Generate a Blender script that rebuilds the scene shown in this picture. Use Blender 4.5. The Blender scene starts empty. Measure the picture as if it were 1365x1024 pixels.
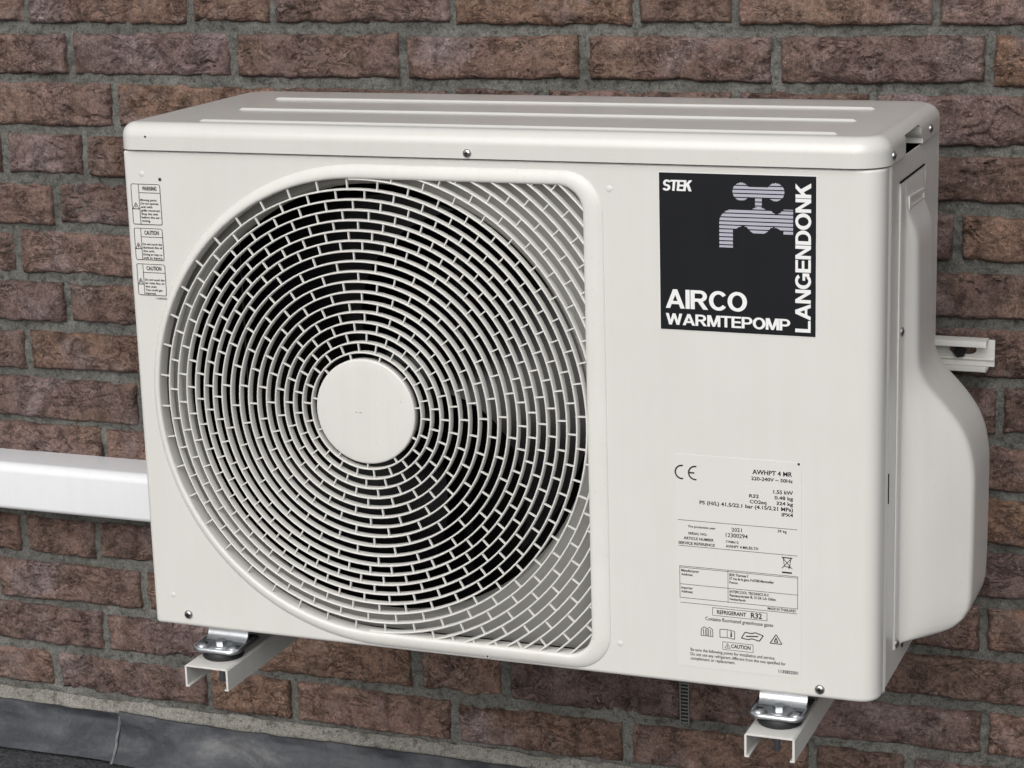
import bpy, bmesh, math, random
import numpy as np
from mathutils import Vector, Matrix
from mathutils.geometry import tessellate_polygon
random.seed(7)
R = math.radians
S = bpy.context.scene
COL = S.collection

# ------------------------------------------------------------------ camera
cd = bpy.data.cameras.new('camera'); cam = bpy.data.objects.new('camera', cd); COL.objects.link(cam)
cd.sensor_fit = 'HORIZONTAL'; cd.sensor_width = 36.0; cd.lens = 36.0 * 2911.7 / 1365.0
cd.clip_start = 0.05; cd.clip_end = 200
_r = Vector((0.9319, 0.3616, -0.0289)); _u = Vector((-0.0615, 0.2361, 0.9698)); _f = Vector((-0.3575, 0.9019, -0.2423))
cam.matrix_world = Matrix(((_r.x, _u.x, -_f.x, 1.1213), (_r.y, _u.y, -_f.y, -1.8228), (_r.z, _u.z, -_f.z, 0.766), (0, 0, 0, 1)))
S.camera = cam

# ------------------------------------------------------------------ light: bright overcast day, broad light from the front left
SUN_AZ, SUN_EL = 176.0, 36.0          # compass angle from +Y (towards +X), elevation
wd = bpy.data.worlds.new('World'); S.world = wd; wd.use_nodes = True
wn = wd.node_tree.nodes; wl = wd.node_tree.links; wn.clear()
sky = wn.new('ShaderNodeTexSky'); sky.sky_type = 'NISHITA'; sky.sun_disc = False
sky.sun_elevation = R(SUN_EL); sky.sun_rotation = R(SUN_AZ); sky.air_density = 1.0; sky.dust_density = 4.0; sky.ozone_density = 1.0
hs = wn.new('ShaderNodeHueSaturation'); hs.inputs['Saturation'].default_value = 0.22
bg = wn.new('ShaderNodeBackground'); bg.inputs['Strength'].default_value = 0.085
wo = wn.new('ShaderNodeOutputWorld')
wl.new(sky.outputs[0], hs.inputs['Color']); wl.new(hs.outputs[0], bg.inputs['Color']); wl.new(bg.outputs[0], wo.inputs['Surface'])
sd = bpy.data.lights.new('sun', 'SUN'); sd.energy = 1.5; sd.angle = R(66); sd.color = (1.0, 0.985, 0.965)
sun = bpy.data.objects.new('sun', sd); COL.objects.link(sun)
_d = Vector((math.sin(R(SUN_AZ)) * math.cos(R(SUN_EL)), math.cos(R(SUN_AZ)) * math.cos(R(SUN_EL)), math.sin(R(SUN_EL))))
sun.rotation_euler = _d.to_track_quat('Z', 'Y').to_euler(); sun.location = _d * 5
vs = S.view_settings; vs.view_transform = 'Standard'; vs.look = 'None'; vs.gamma = 1; vs.use_curve_mapping = False; vs.exposure = 0.26
S.render.resolution_x = 1024; S.render.resolution_y = 768

# ------------------------------------------------------------------ helpers
WO = {}                                    # world origin of every object made


def link(o, parent, origin):
    COL.objects.link(o); WO[o.name] = Vector(origin)
    if parent is not None:
        o.parent = parent; o.location = Vector(origin) - WO[parent.name]
    else:
        o.location = origin
    return o


def empty(name, origin, parent=None):
    o = bpy.data.objects.new(name, None); o.empty_display_size = 0.05
    return link(o, parent, origin)


def mk(name, V, F, mat, parent=None, origin=(0, 0, 0), smooth=None):
    """one mesh object from world-space vertices"""
    me = bpy.data.meshes.new(name); og = np.array(origin)
    V = np.asarray(V, dtype=float) - og
    me.from_pydata(V.tolist(), [], [tuple(int(i) for i in f) for f in F]); me.update()
    me.materials.append(mat)
    if smooth is not None:
        me.polygons.foreach_set('use_smooth', [True] * len(me.polygons))
        me.set_sharp_from_angle(angle=R(smooth))
    return link(bpy.data.objects.new(name, me), parent, origin)


def tag(o, label=None, cat=None, group=None, kind=None):
    for k, v in (('label', label), ('category', cat), ('group', group), ('kind', kind)):
        if v: o[k] = v
    return o


class MB:
    def __init__(s): s.V = []; s.F = []
    def add(s, V, F):
        n = len(s.V); s.V += [tuple(v) for v in V]; s.F += [tuple(i + n for i in f) for f in F]; return s
    def box(s, a, b):
        x0, y0, z0 = a; x1, y1, z1 = b
        return s.add([(x0, y0, z0), (x1, y0, z0), (x1, y1, z0), (x0, y1, z0), (x0, y0, z1), (x1, y0, z1), (x1, y1, z1), (x0, y1, z1)],
                     [(0, 3, 2, 1), (4, 5, 6, 7), (0, 1, 5, 4), (1, 2, 6, 5), (2, 3, 7, 6), (3, 0, 4, 7)])
    def loft(s, rings, closed=True, cap0=False, cap1=False):
        n = len(rings[0]); m = len(rings); F = []
        for j in range(m - 1):
            for i in range(n if closed else n - 1):
                k = (i + 1) % n
                F.append((j * n + i, j * n + k, (j + 1) * n + k, (j + 1) * n + i))
        if cap0: F.append(tuple(range(n))[::-1])
        if cap1: F.append(tuple((m - 1) * n + i for i in range(n)))
        return s.add([v for r in rings for v in r], F)
    def lathe(s, prof, c, axis='y', n=24, a0=0, a1=2 * math.pi):
        """prof: list of (radius, height along axis)"""
        full = abs(a1 - a0 - 2 * math.pi) < 1e-6
        k = n if full else n + 1; rings = []
        for r, h in prof:
            ring = []
            for i in range(k):
                a = a0 + (a1 - a0) * i / n
                p, q = r * math.cos(a), r * math.sin(a)
                ring.append((c[0] + p, c[1] + h, c[2] + q) if axis == 'y' else ((c[0] + p, c[1] + q, c[2] + h) if axis == 'z' else (c[0] + h, c[1] + p, c[2] + q)))
            rings.append(ring)
        return s.loft(rings, closed=full)
    def obj(s, name, mat, parent=None, origin=(0, 0, 0), smooth=None):
        return mk(name, s.V, s.F, mat, parent, origin, smooth)


def prism(mb, outer, holes, fn, t0, t1):
    """extruded polygon with holes; fn(a,b,t) -> xyz"""
    loops = [outer] + holes
    tri = tessellate_polygon([[Vector((a, b, 0)) for a, b in lp] for lp in loops])
    pts = [p for lp in loops for p in lp]; n = len(pts)
    V = [fn(a, b, t0) for a, b in pts] + [fn(a, b, t1) for a, b in pts]
    F = [tuple(t) for t in tri] + [tuple(i + n for i in reversed(t)) for t in tri]
    k = 0
    for lp in loops:
        m = len(lp)
        for i in range(m):
            j = (i + 1) % m; F.append((k + i, k + j, k + j + n, k + i + n))
        k += m
    mb.add(V, F); return mb


def rrect(x0, y0, x1, y1, rs, n=8):
    """rounded rectangle, radii for corners (x0y0, x1y0, x1y1, x0y1), counter-clockwise"""
    if not isinstance(rs, (tuple, list)): rs = [rs] * 4
    out = []
    for (cx, cy, a), r in zip(((x0, y0, 180), (x1, y0, 270), (x1, y1, 0), (x0, y1, 90)), rs):
        mx = cx + (r if cx == x0 else -r); my = cy + (r if cy == y0 else -r)
        for i in range(n + 1):
            t = R(a + 90 * i / n); out.append((mx + r * math.cos(t), my + r * math.sin(t)))
    return out


def circle(cx, cy, r, n=24): return [(cx + r * math.cos(2 * math.pi * i / n), cy + r * math.sin(2 * math.pi * i / n)) for i in range(n)]


def fix_normals(o):
    bm = bmesh.new(); bm.from_mesh(o.data); bmesh.ops.remove_doubles(bm, verts=bm.verts, dist=1e-6)
    bmesh.ops.recalc_face_normals(bm, faces=bm.faces); bm.to_mesh(o.data); bm.free(); return o


# value noise, vectorised
def _h(ix, iy, seed):
    n = (ix.astype(np.int64) * 374761393 + iy.astype(np.int64) * 668265263 + seed * 974634777) & 0xFFFFFFFF
    n = ((n ^ (n >> 13)) * 1274126177) & 0xFFFFFFFF
    n = n ^ (n >> 16)
    return (n & 0xFFFFFF) / float(0xFFFFFF) * 2 - 1


def vn(x, y, seed):
    ix = np.floor(x); iy = np.floor(y); fx = x - ix; fy = y - iy
    fx = fx * fx * fx * (fx * (fx * 6 - 15) + 10); fy = fy * fy * fy * (fy * (fy * 6 - 15) + 10)
    a = _h(ix, iy, seed); b = _h(ix + 1, iy, seed); c = _h(ix, iy + 1, seed); d = _h(ix + 1, iy + 1, seed)
    return (a * (1 - fx) + b * fx) * (1 - fy) + (c * (1 - fx) + d * fx) * fy


def fbm(x, y, seed, o=4):
    s = 0; a = 0.5; f = 1.0
    for k in range(o):
        s = s + a * vn(x * f, y * f, seed + k * 17); a *= 0.5; f *= 2.03
    return s


# ------------------------------------------------------------------ materials
def new_mat(name):
    m = bpy.data.materials.new(name); m.use_nodes = True
    nt = m.node_tree; b = nt.nodes['Principled BSDF']
    return m, nt, b


def N(nt, t, **kw):
    n = nt.nodes.new(t)
    for k, v in kw.items():
        if k in n.inputs: n.inputs[k].default_value = v
        else: setattr(n, k, v)
    return n


def ramp(nt, stops, fac):
    n = nt.nodes.new('ShaderNodeValToRGB'); e = n.color_ramp.elements
    while len(e) < len(stops): e.new(0.5)
    for el, (p, c) in zip(e, stops): el.position = p; el.color = (*c, 1) if len(c) == 3 else c
    nt.links.new(fac, n.inputs['Fac']); return n


def mixc(nt, a, b, fac, mode='MIX'):
    n = nt.nodes.new('ShaderNodeMix'); n.data_type = 'RGBA'; n.blend_type = mode
    for sock, v in ((n.inputs[6], a), (n.inputs[7], b), (n.inputs[0], fac)):
        if hasattr(v, 'links'): nt.links.new(v, sock)
        else: sock.default_value = (*v, 1) if isinstance(v, (tuple, list)) else v
    return n.outputs[2]


def paint(name, col, rough=0.4, bump=0.02, scale=900, dirt=0.06, coat=0.0, metallic=0.0, spec=0.5, var=0.06):
    m, nt, b = new_mat(name); L = nt.links
    g = N(nt, 'ShaderNodeNewGeometry')
    n1 = N(nt, 'ShaderNodeTexNoise', Scale=7.0, Detail=6.0, Roughness=0.65); L.new(g.outputs['Position'], n1.inputs['Vector'])
    n2 = N(nt, 'ShaderNodeTexNoise', Scale=float(scale), Detail=2.0); L.new(g.outputs['Position'], n2.inputs['Vector'])
    r = ramp(nt, [(0.35, tuple(c * (1 - dirt) for c in col)), (0.65, col)], n1.outputs[0])
    mp = N(nt, 'ShaderNodeMapping'); mp.inputs['Scale'].default_value = (1, 1, 0.06); L.new(g.outputs['Position'], mp.inputs['Vector'])
    n3 = N(nt, 'ShaderNodeTexNoise', Scale=70.0, Detail=5.0, Roughness=0.6); L.new(mp.outputs[0], n3.inputs['Vector'])
    n4 = N(nt, 'ShaderNodeTexNoise', Scale=420.0, Detail=2.0); L.new(g.outputs['Position'], n4.inputs['Vector'])
    cs = mixc(nt, r.outputs[0], ramp(nt, [(0.33, (0.93, 0.92, 0.90)), (0.60, (1, 1, 1))], n3.outputs[0]).outputs[0], min(1.0, dirt * 8), 'MULTIPLY')
    cs = mixc(nt, cs, ramp(nt, [(0.24, (0.62, 0.58, 0.53)), (0.29, (1, 1, 1))], n4.outputs[0]).outputs[0], min(1.0, dirt * 12), 'MULTIPLY')
    L.new(cs, b.inputs['Base Color'])
    rr = N(nt, 'ShaderNodeMapRange'); rr.inputs[3].default_value = rough - var; rr.inputs[4].default_value = rough + var
    L.new(n1.outputs[0], rr.inputs[0]); L.new(rr.outputs[0], b.inputs['Roughness'])
    b.inputs['Metallic'].default_value = metallic; b.inputs['Specular IOR Level'].default_value = spec
    b.inputs['Coat Weight'].default_value = coat; b.inputs['Coat Roughness'].default_value = 0.12
    if bump:
        bp = N(nt, 'ShaderNodeBump', Strength=bump * 4, Distance=0.0006); L.new(n2.outputs[0], bp.inputs['Height']); L.new(bp.outputs[0], b.inputs['Normal'])
    return m


CASE = paint('cream_powder_coat', (0.670, 0.659, 0.632), rough=0.36, bump=0.012, dirt=0.03, coat=0.15)
COVER = paint('cream_gloss_lid', (0.660, 0.649, 0.622), rough=0.20, bump=0.0, dirt=0.03, coat=0.3, var=0.01)
PLASTIC = paint('cream_grille_plastic', (0.71, 0.70, 0.672), rough=0.34, bump=0.0, dirt=0.05)
SIDEP = paint('cream_side_plastic', (0.68, 0.667, 0.642), rough=0.30, bump=0.01, dirt=0.05, coat=0.2)
PVC = paint('white_pvc', (0.79, 0.805, 0.83), rough=0.22, bump=0.004, dirt=0.04, coat=0.2)
BRK = paint('grey_white_bracket_paint', (0.66, 0.652, 0.625), rough=0.4, bump=0.02, dirt=0.08)
ZINC = paint('bright_zinc', (0.78, 0.81, 0.85), rough=0.33, bump=0.05, scale=260, dirt=0.3, metallic=1.0)
STEEL = paint('screw_steel', (0.55, 0.55, 0.54), rough=0.3, bump=0.02, dirt=0.2, metallic=1.0)
RUBBER = paint('black_rubber', (0.012, 0.012, 0.014), rough=0.55, bump=0.05, scale=500)
SHROUD = paint('grey_shroud_sheet', (0.30, 0.298, 0.28), rough=0.55, bump=0.0)
BLACK = paint('black_plastic', (0.015, 0.015, 0.016), rough=0.35, bump=0.0)
FANM = paint('dark_fan_plastic', (0.006, 0.006, 0.007), rough=0.22, bump=0.0, spec=0.25)
SHADE = paint('shade_black', (0.006, 0.006, 0.006), rough=0.9, bump=0.0, spec=0.05)  # near-black colour stands in for shade inside the casing and in gaps
STICK = paint('black_vinyl', (0.0105, 0.0115, 0.014), rough=0.5, bump=0.0, dirt=0.1, spec=0.18)
WHITEP = paint('white_print', (0.80, 0.80, 0.80), rough=0.45, bump=0.0, dirt=0.02)
LILAC = paint('lilac_print', (0.42, 0.42, 0.49), rough=0.45, bump=0.0, dirt=0.02)
INK = paint('black_print', (0.018, 0.018, 0.02), rough=0.5, bump=0.0, dirt=0.02)
LABEL = paint('silver_white_label', (0.678, 0.669, 0.646), rough=0.30, bump=0.0, dirt=0.02)
VENT = paint('grey_plastic_vent', (0.12, 0.12, 0.115), rough=0.5, bump=0.02)


def brick_mat():
    m, nt, b = new_mat('hand_moulded_brick'); L = nt.links
    tc = N(nt, 'ShaderNodeTexCoord'); oi = N(nt, 'ShaderNodeObjectInfo')
    off = N(nt, 'ShaderNodeVectorMath', operation='SCALE'); off.inputs[3].default_value = 37.0
    cx = N(nt, 'ShaderNodeCombineXYZ'); L.new(oi.outputs['Random'], cx.inputs[0]); L.new(oi.outputs['Random'], cx.inputs[2])
    L.new(cx.outputs[0], off.inputs[0])
    ad = N(nt, 'ShaderNodeVectorMath', operation='ADD'); L.new(tc.outputs['Object'], ad.inputs[0]); L.new(off.outputs[0], ad.inputs[1])
    P = ad.outputs[0]

    def noise(sc, det=4, rough=0.6, dist=0.0):
        n = N(nt, 'ShaderNodeTexNoise', Scale=float(sc), Detail=float(det), Roughness=rough, Distortion=dist); L.new(P, n.inputs['Vector']); return n.outputs[0]
    big, mid, fine, grit = noise(9, 5, .6, .6), noise(45, 6, .7, .4), noise(260, 4, .75), noise(900, 3, .7)
    c0 = ramp(nt, [(0.0, (0.157, 0.100, 0.082)), (0.25, (0.196, 0.128, 0.104)), (0.5, (0.150, 0.103, 0.096)), (0.75, (0.207, 0.128, 0.091)), (1.0, (0.177, 0.120, 0.108))], oi.outputs['Random']).outputs[0]
    fr = N(nt, 'ShaderNodeMath', operation='MULTIPLY'); L.new(oi.outputs['Random'], fr.inputs[0]); fr.inputs[1].default_value = 17.31
    ft_ = N(nt, 'ShaderNodeMath', operation='FRACT'); L.new(fr.outputs[0], ft_.inputs[0])
    c0 = mixc(nt, c0, ramp(nt, [(0.0, (0.78, 0.79, 0.81)), (0.5, (0.98, 1.00, 1.03)), (1.0, (1.18, 1.18, 1.17))], ft_.outputs[0]).outputs[0], 1.0, 'MULTIPLY')
    warm = ramp(nt, [(0.52, (0, 0, 0)), (0.74, (1, 1, 1))], big).outputs[0]
    c = mixc(nt, c0, (0.218, 0.148, 0.110), warm)
    mauve = ramp(nt, [(0.30, (1, 1, 1)), (0.46, (0, 0, 0))], big).outputs[0]
    c = mixc(nt, c, (0.225, 0.175, 0.172), mauve)
    dk = ramp(nt, [(0.36, (0.42, 0.39, 0.38)), (0.52, (1, 1, 1)), (0.70, (1.3, 1.28, 1.25))], mid).outputs[0]
    c = mixc(nt, c, dk, 0.9, 'MULTIPLY')
    gr = ramp(nt, [(0.32, (0.50, 0.48, 0.48)), (0.5, (1, 1, 1)), (0.68, (1.42, 1.40, 1.38))], fine).outputs[0]
    c = mixc(nt, c, gr, 0.85, 'MULTIPLY')
    gg = ramp(nt, [(0.35, (0.45, 0.45, 0.45)), (0.5, (1, 1, 1)), (0.66, (1.7, 1.68, 1.65))], grit).outputs[0]
    c = mixc(nt, c, gg, 0.75, 'MULTIPLY')
    # pale lime bloom and sand grains
    bl = ramp(nt, [(0.57, (0, 0, 0)), (0.72, (1, 1, 1))], noise(26, 6, .75, .8)).outputs[0]
    blm = N(nt, 'ShaderNodeMath', operation='MULTIPLY'); L.new(bl, blm.inputs[0]); blm.inputs[1].default_value = 0.38
    c = mixc(nt, c, (0.33, 0.30, 0.28), blm.outputs[0])
    vo = N(nt, 'ShaderNodeTexVoronoi', Scale=210.0); L.new(P, vo.inputs['Vector'])
    sp = N(nt, 'ShaderNodeSeparateColor'); L.new(vo.outputs['Color'], sp.inputs[0])
    lt = N(nt, 'ShaderNodeMath', operation='LESS_THAN'); L.new(vo.outputs['Distance'], lt.inputs[0]); lt.inputs[1].default_value = 0.13
    gt = N(nt, 'ShaderNodeMath', operation='GREATER_THAN'); L.new(sp.outputs[0], gt.inputs[0]); gt.inputs[1].default_value = 0.955
    mu = N(nt, 'ShaderNodeMath', operation='MULTIPLY'); L.new(lt.outputs[0], mu.inputs[0]); L.new(gt.outputs[0], mu.inputs[1])
    c = mixc(nt, c, (0.46, 0.43, 0.40), mu.outputs[0])
    L.new(c, b.inputs['Base Color'])
    b.inputs['Roughness'].default_value = 0.82; b.inputs['Specular IOR Level'].default_value = 0.25
    # fine drying cracks and torn clay: ridged noise, only in places
    mpc = N(nt, 'ShaderNodeMapping'); mpc.inputs['Scale'].default_value = (0.55, 1, 1.15); mpc.inputs['Rotation'].default_value = (0, 0.35, 0); L.new(P, mpc.inputs['Vector'])
    nc = N(nt, 'ShaderNodeTexNoise', Scale=62.0, Detail=5.0, Roughness=0.62, Distortion=1.2); L.new(mpc.outputs[0], nc.inputs['Vector'])
    s1 = N(nt, 'ShaderNodeMath', operation='SUBTRACT'); L.new(nc.outputs[0], s1.inputs[0]); s1.inputs[1].default_value = 0.5
    s2 = N(nt, 'ShaderNodeMath', operation='ABSOLUTE'); L.new(s1.outputs[0], s2.inputs[0])
    rid = ramp(nt, [(0.0, (0, 0, 0)), (0.035, (1, 1, 1))], s2.outputs[0]).outputs[0]
    msk = ramp(nt, [(0.44, (1, 1, 1)), (0.56, (0, 0, 0))], noise(21, 3, .5)).outputs[0]
    crk = N(nt, 'ShaderNodeMath', operation='MAXIMUM'); L.new(rid, crk.inputs[0]); L.new(msk, crk.inputs[1])
    b0 = N(nt, 'ShaderNodeBump', Strength=1.0, Distance=0.0040); L.new(crk.outputs[0], b0.inputs['Height'])
    b1 = N(nt, 'ShaderNodeBump', Strength=1.0, Distance=0.0050); L.new(mid, b1.inputs['Height']); L.new(b0.outputs[0], b1.inputs['Normal'])
    b2 = N(nt, 'ShaderNodeBump', Strength=1.0, Distance=0.0020); L.new(fine, b2.inputs['Height']); L.new(b1.outputs[0], b2.inputs['Normal'])
    b3 = N(nt, 'ShaderNodeBump', Strength=0.9, Distance=0.0008); L.new(grit, b3.inputs['Height']); L.new(b2.outputs[0], b3.inputs['Normal'])
    L.new(b3.outputs[0], b.inputs['Normal'])
    return m


def mortar_mat(name, lo, hi, sc=1.0, bump=1.0):
    m, nt, b = new_mat(name); L = nt.links
    g = N(nt, 'ShaderNodeNewGeometry'); P = g.outputs['Position']

    def noise(s_, det=4, rough=0.6):
        n = N(nt, 'ShaderNodeTexNoise', Scale=float(s_) * sc, Detail=float(det), Roughness=rough); L.new(P, n.inputs['Vector']); return n.outputs[0]
    big, mid, fine = noise(10, 5), noise(110, 5, .7), noise(480, 4, .75)
    c = ramp(nt, [(0.32, lo), (0.68, hi)], big).outputs[0]
    c = mixc(nt, c, ramp(nt, [(0.36, (0.42, 0.42, 0.41)), (0.48, (0.95, 0.95, 0.95)), (0.7, (1.15, 1.15, 1.15))], mid).outputs[0], 0.85, 'MULTIPLY')
    c = mixc(nt, c, ramp(nt, [(0.34, (0.42, 0.42, 0.42)), (0.5, (1, 1, 1)), (0.68, (1.6, 1.6, 1.57))], fine).outputs[0], 0.8, 'MULTIPLY')
    L.new(c, b.inputs['Base Color']); b.inputs['Roughness'].default_value = 0.9; b.inputs['Specular IOR Level'].default_value = 0.2
    b1 = N(nt, 'ShaderNodeBump', Strength=0.7 * bump, Distance=0.003); L.new(mid, b1.inputs['Height'])
    b2 = N(nt, 'ShaderNodeBump', Strength=0.8 * bump, Distance=0.001); L.new(fine, b2.inputs['Height']); L.new(b1.outputs[0], b2.inputs['Normal'])
    L.new(b2.outputs[0], b.inputs['Normal']); return m


BRICK = brick_mat()
MORTAR = mortar_mat('grey_mortar', (0.098, 0.098, 0.090), (0.188, 0.186, 0.171), bump=1.4)
FILLET = mortar_mat('pale_cement_fillet', (0.185, 0.178, 0.160), (0.25, 0.24, 0.218), bump=0.5)
ROOF = mortar_mat('bitumen_grit', (0.05, 0.051, 0.056), (0.11, 0.11, 0.118), sc=1.6, bump=1.6)


def lead_mat():
    m, nt, b = new_mat('weathered_lead'); L = nt.links
    g = N(nt, 'ShaderNodeNewGeometry'); P = g.outputs['Position']
    mp = N(nt, 'ShaderNodeMapping'); mp.inputs['Scale'].default_value = (0.5, 1, 1.6); L.new(P, mp.inputs['Vector'])
    n1 = N(nt, 'ShaderNodeTexNoise', Scale=14.0, Detail=7.0, Roughness=0.65, Distortion=0.8); L.new(mp.outputs[0], n1.inputs['Vector'])
    n2 = N(nt, 'ShaderNodeTexNoise', Scale=160.0, Detail=5.0, Roughness=0.7); L.new(P, n2.inputs['Vector'])
    c = ramp(nt, [(0.30, (0.024, 0.026, 0.031)), (0.50, (0.046, 0.049, 0.057)), (0.62, (0.075, 0.079, 0.087)), (0.76, (0.17, 0.17, 0.172))], n1.outputs[0]).outputs[0]
    c = mixc(nt, c, ramp(nt, [(0.3, (0.75, 0.75, 0.75)), (0.7, (1.2, 1.2, 1.2))], n2.outputs[0]).outputs[0], 0.7, 'MULTIPLY')
    L.new(c, b.inputs['Base Color']); b.inputs['Metallic'].default_value = 0.25
    rr = N(nt, 'ShaderNodeMapRange'); rr.inputs[3].default_value = 0.38; rr.inputs[4].default_value = 0.7; L.new(n1.outputs[0], rr.inputs[0]); L.new(rr.outputs[0], b.inputs['Roughness'])
    bp = N(nt, 'ShaderNodeBump', Strength=0.6, Distance=0.0015); L.new(n2.outputs[0], bp.inputs['Height']); L.new(bp.outputs[0], b.inputs['Normal'])
    return m


LEAD = lead_mat()
LAP = paint('worn_lead_edge', (0.15, 0.155, 0.165), rough=0.5, bump=0.05, scale=300, dirt=0.3)

# ------------------------------------------------------------------ brick wall
DW = 0.4031; Z0 = 0.5649; PV = 0.0605; BED = 0.0115
X0, X1 = -0.66, 0.98
JOINTS = {-2: [-0.21, 0.005, 0.22], -1: [-0.47, -0.255, 0.07, 0.285], 0: [-0.3667, -0.1468, -0.0408, 0.1796, 0.3913, 0.4995, 0.7091], 1: [-0.3123, -0.0936, 0.1186, 0.3311, 0.5443, 0.7621],
          2: [-0.2551, -0.04, 0.175, 0.283, 0.5, 0.645, 0.865], 3: [-0.4131, -0.3015, -0.085, 0.13, 0.346, 0.562, 0.68, 0.9], 4: [-0.3457, -0.13, 0.085, 0.30, 0.41, 0.625, 0.735],
          5: [-0.408, -0.19, 0.02, 0.235, 0.45, 0.66, 0.88], 6: [-0.342, -0.125, -0.02, 0.196, 0.412, 0.625, 0.84], 7: [-0.4047, -0.19, 0.02, 0.135, 0.35, 0.567, 0.7822], 8: [-0.465, -0.25, -0.035, 0.18, 0.395, 0.61, 0.83],
          9: [-0.3058, -0.09, 0.125, 0.34, 0.45, 0.667, 0.885], 10: [-0.36, -0.25, -0.035, 0.18, 0.395, 0.612, 0.83], 11: [-0.326, -0.11, 0.105, 0.32, 0.535, 0.645, 0.7715], 12: [-0.48, -0.2642, -0.05, 0.165, 0.38, 0.595, 0.84],
          13: [-0.3244, -0.1158, 0.1044, 0.2178, 0.4369, 0.5686, 0.7759], 14: [-0.4041, -0.1796, -0.0628, 0.1515, 0.3677, 0.5859, 0.6955]}
WALL = empty('brick_wall', (0.16, DW, -0.33))
tag(WALL, 'rough purple-brown hand-moulded brick wall with grey mortar joints behind the outdoor unit', 'wall')


def brick_mesh(cx, cz, Lb, Hb, seed):
    nu = max(14, int(Lb / 0.0021)); nv = max(8, int(Hb / 0.0021))
    u, v = np.meshgrid(np.linspace(-0.5, 0.5, nu + 1), np.linspace(-0.5, 0.5, nv + 1))
    x = u * Lb; z = v * Hb
    gx = x + seed * 3.17; gz = z + seed * 1.71
    # uneven outline
    sh = (np.abs(u) * 2) ** 6; sv = (np.abs(v) * 2) ** 3
    x2 = x + np.sign(u) * sh * (0.0018 * fbm(gz * 90, gz * 0 + np.sign(u) * 3.3, seed, 3))
    z2 = z + np.sign(v) * sv * (0.0026 * fbm(gx * 55, gx * 0 + np.sign(v) * 5.1, seed + 5, 4)) + 0.0012 * vn(gx * 7, gz * 0, seed + 9)
    ex = Lb / 2 - np.abs(x); ez = Hb / 2 - np.abs(z)
    rr = 0.0042
    ed = np.clip(1 - ex / rr, 0, 1) ** 2 + np.clip(1 - ez / rr, 0, 1) ** 2
    d = 0.0045 * np.minimum(ed, 1.2)
    d = d + 0.0022 * vn(gx * 11, gz * 16, seed + 21) + 0.0016 * fbm(gx * 70, gz * 90, seed + 33, 4)
    # folds of the hand-thrown clay: warped creases, more in some places than in others
    wx = gx * 17 + 1.4 * fbm(gx * 22, gz * 30, seed + 41, 3); wz = gz * 44 + 2.2 * fbm(gx * 19, gz * 24, seed + 43, 3)
    n1 = np.abs(vn(wx + 0.35 * wz, wz, seed + 51)); n2 = np.abs(vn(wx * 1.9 - 0.6 * wz, wz * 1.4, seed + 57))
    mask = np.clip(0.5 + 2.4 * vn(gx * 12, gz * 14, seed + 61), 0, 1)
    d = d + mask * (0.0046 * np.exp(-(n1 / 0.05) ** 2) + 0.0034 * np.exp(-(n2 / 0.05) ** 2) * np.clip(0.4 + 2 * vn(gx * 15, gz * 20, seed + 71), 0, 1))
    # chipped arrises
    ch = np.clip(fbm(gx * 45, gz * 55, seed + 81, 3) - 0.16, 0, 1)
    d = d + ch * 0.016 * np.clip(1 - np.minimum(ex, ez) / 0.011, 0, 1)
    d = np.where(d > 0.0045, 0.0045 + (d - 0.0045) * 0.45, d)
    V = np.stack([x2, d, z2], -1).reshape(-1, 3)
    w = nu + 1
    F = [(j * w + i, j * w + i + 1, (j + 1) * w + i + 1, (j + 1) * w + i) for j in range(nv) for i in range(nu)]
    bd = [i for i in range(w)] + [j * w + nu for j in range(1, nv + 1)] + [nv * w + i for i in range(nu - 1, -1, -1)] + [j * w for j in range(nv - 1, 0, -1)]
    n = len(V); back = V[bd].copy(); back[:, 1] = 0.035
    V = np.vstack([V, back]); m = len(bd)
    F += [(bd[(i + 1) % m], bd[i], n + i, n + (i + 1) % m) for i in range(m)]
    F.append(tuple(n + i for i in range(m)))
    return V + np.array([cx, DW, cz]), F


seed = 1
VENT_X = 0.4392
for row, js in JOINTS.items():
    rnd = random.Random(100 + row); js = sorted(js)
    while js[0] > X0: js.insert(0, js[0] - (0.2155 if rnd.random() < 0.75 else 0.108))
    while js[-1] < X1: js.append(js[-1] + (0.2155 if rnd.random() < 0.75 else 0.108))
    zc = Z0 - (row - 0.5) * PV
    for a, b in zip(js[:-1], js[1:]):
        if b < X0 or a > X1: continue
        Lb = b - a - 0.0105 + rnd.uniform(-0.0025, 0.0025); Hb = PV - BED + rnd.uniform(-0.003, 0.002)
        cx = (a + b) / 2 + rnd.uniform(-0.001, 0.001); cz = zc + rnd.uniform(-0.0012, 0.0012)
        V, F = brick_mesh(cx, cz, Lb, Hb, seed)
        og = (cx, DW, cz)
        o = mk('brick', V, F, BRICK, WALL, og, smooth=70)
        o.rotation_euler = (rnd.uniform(-0.012, 0.012), rnd.uniform(-0.007, 0.007), rnd.uniform(-0.006, 0.006))
        o.location.y += rnd.uniform(-0.0018, 0.0015)
        seed += 1

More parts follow.
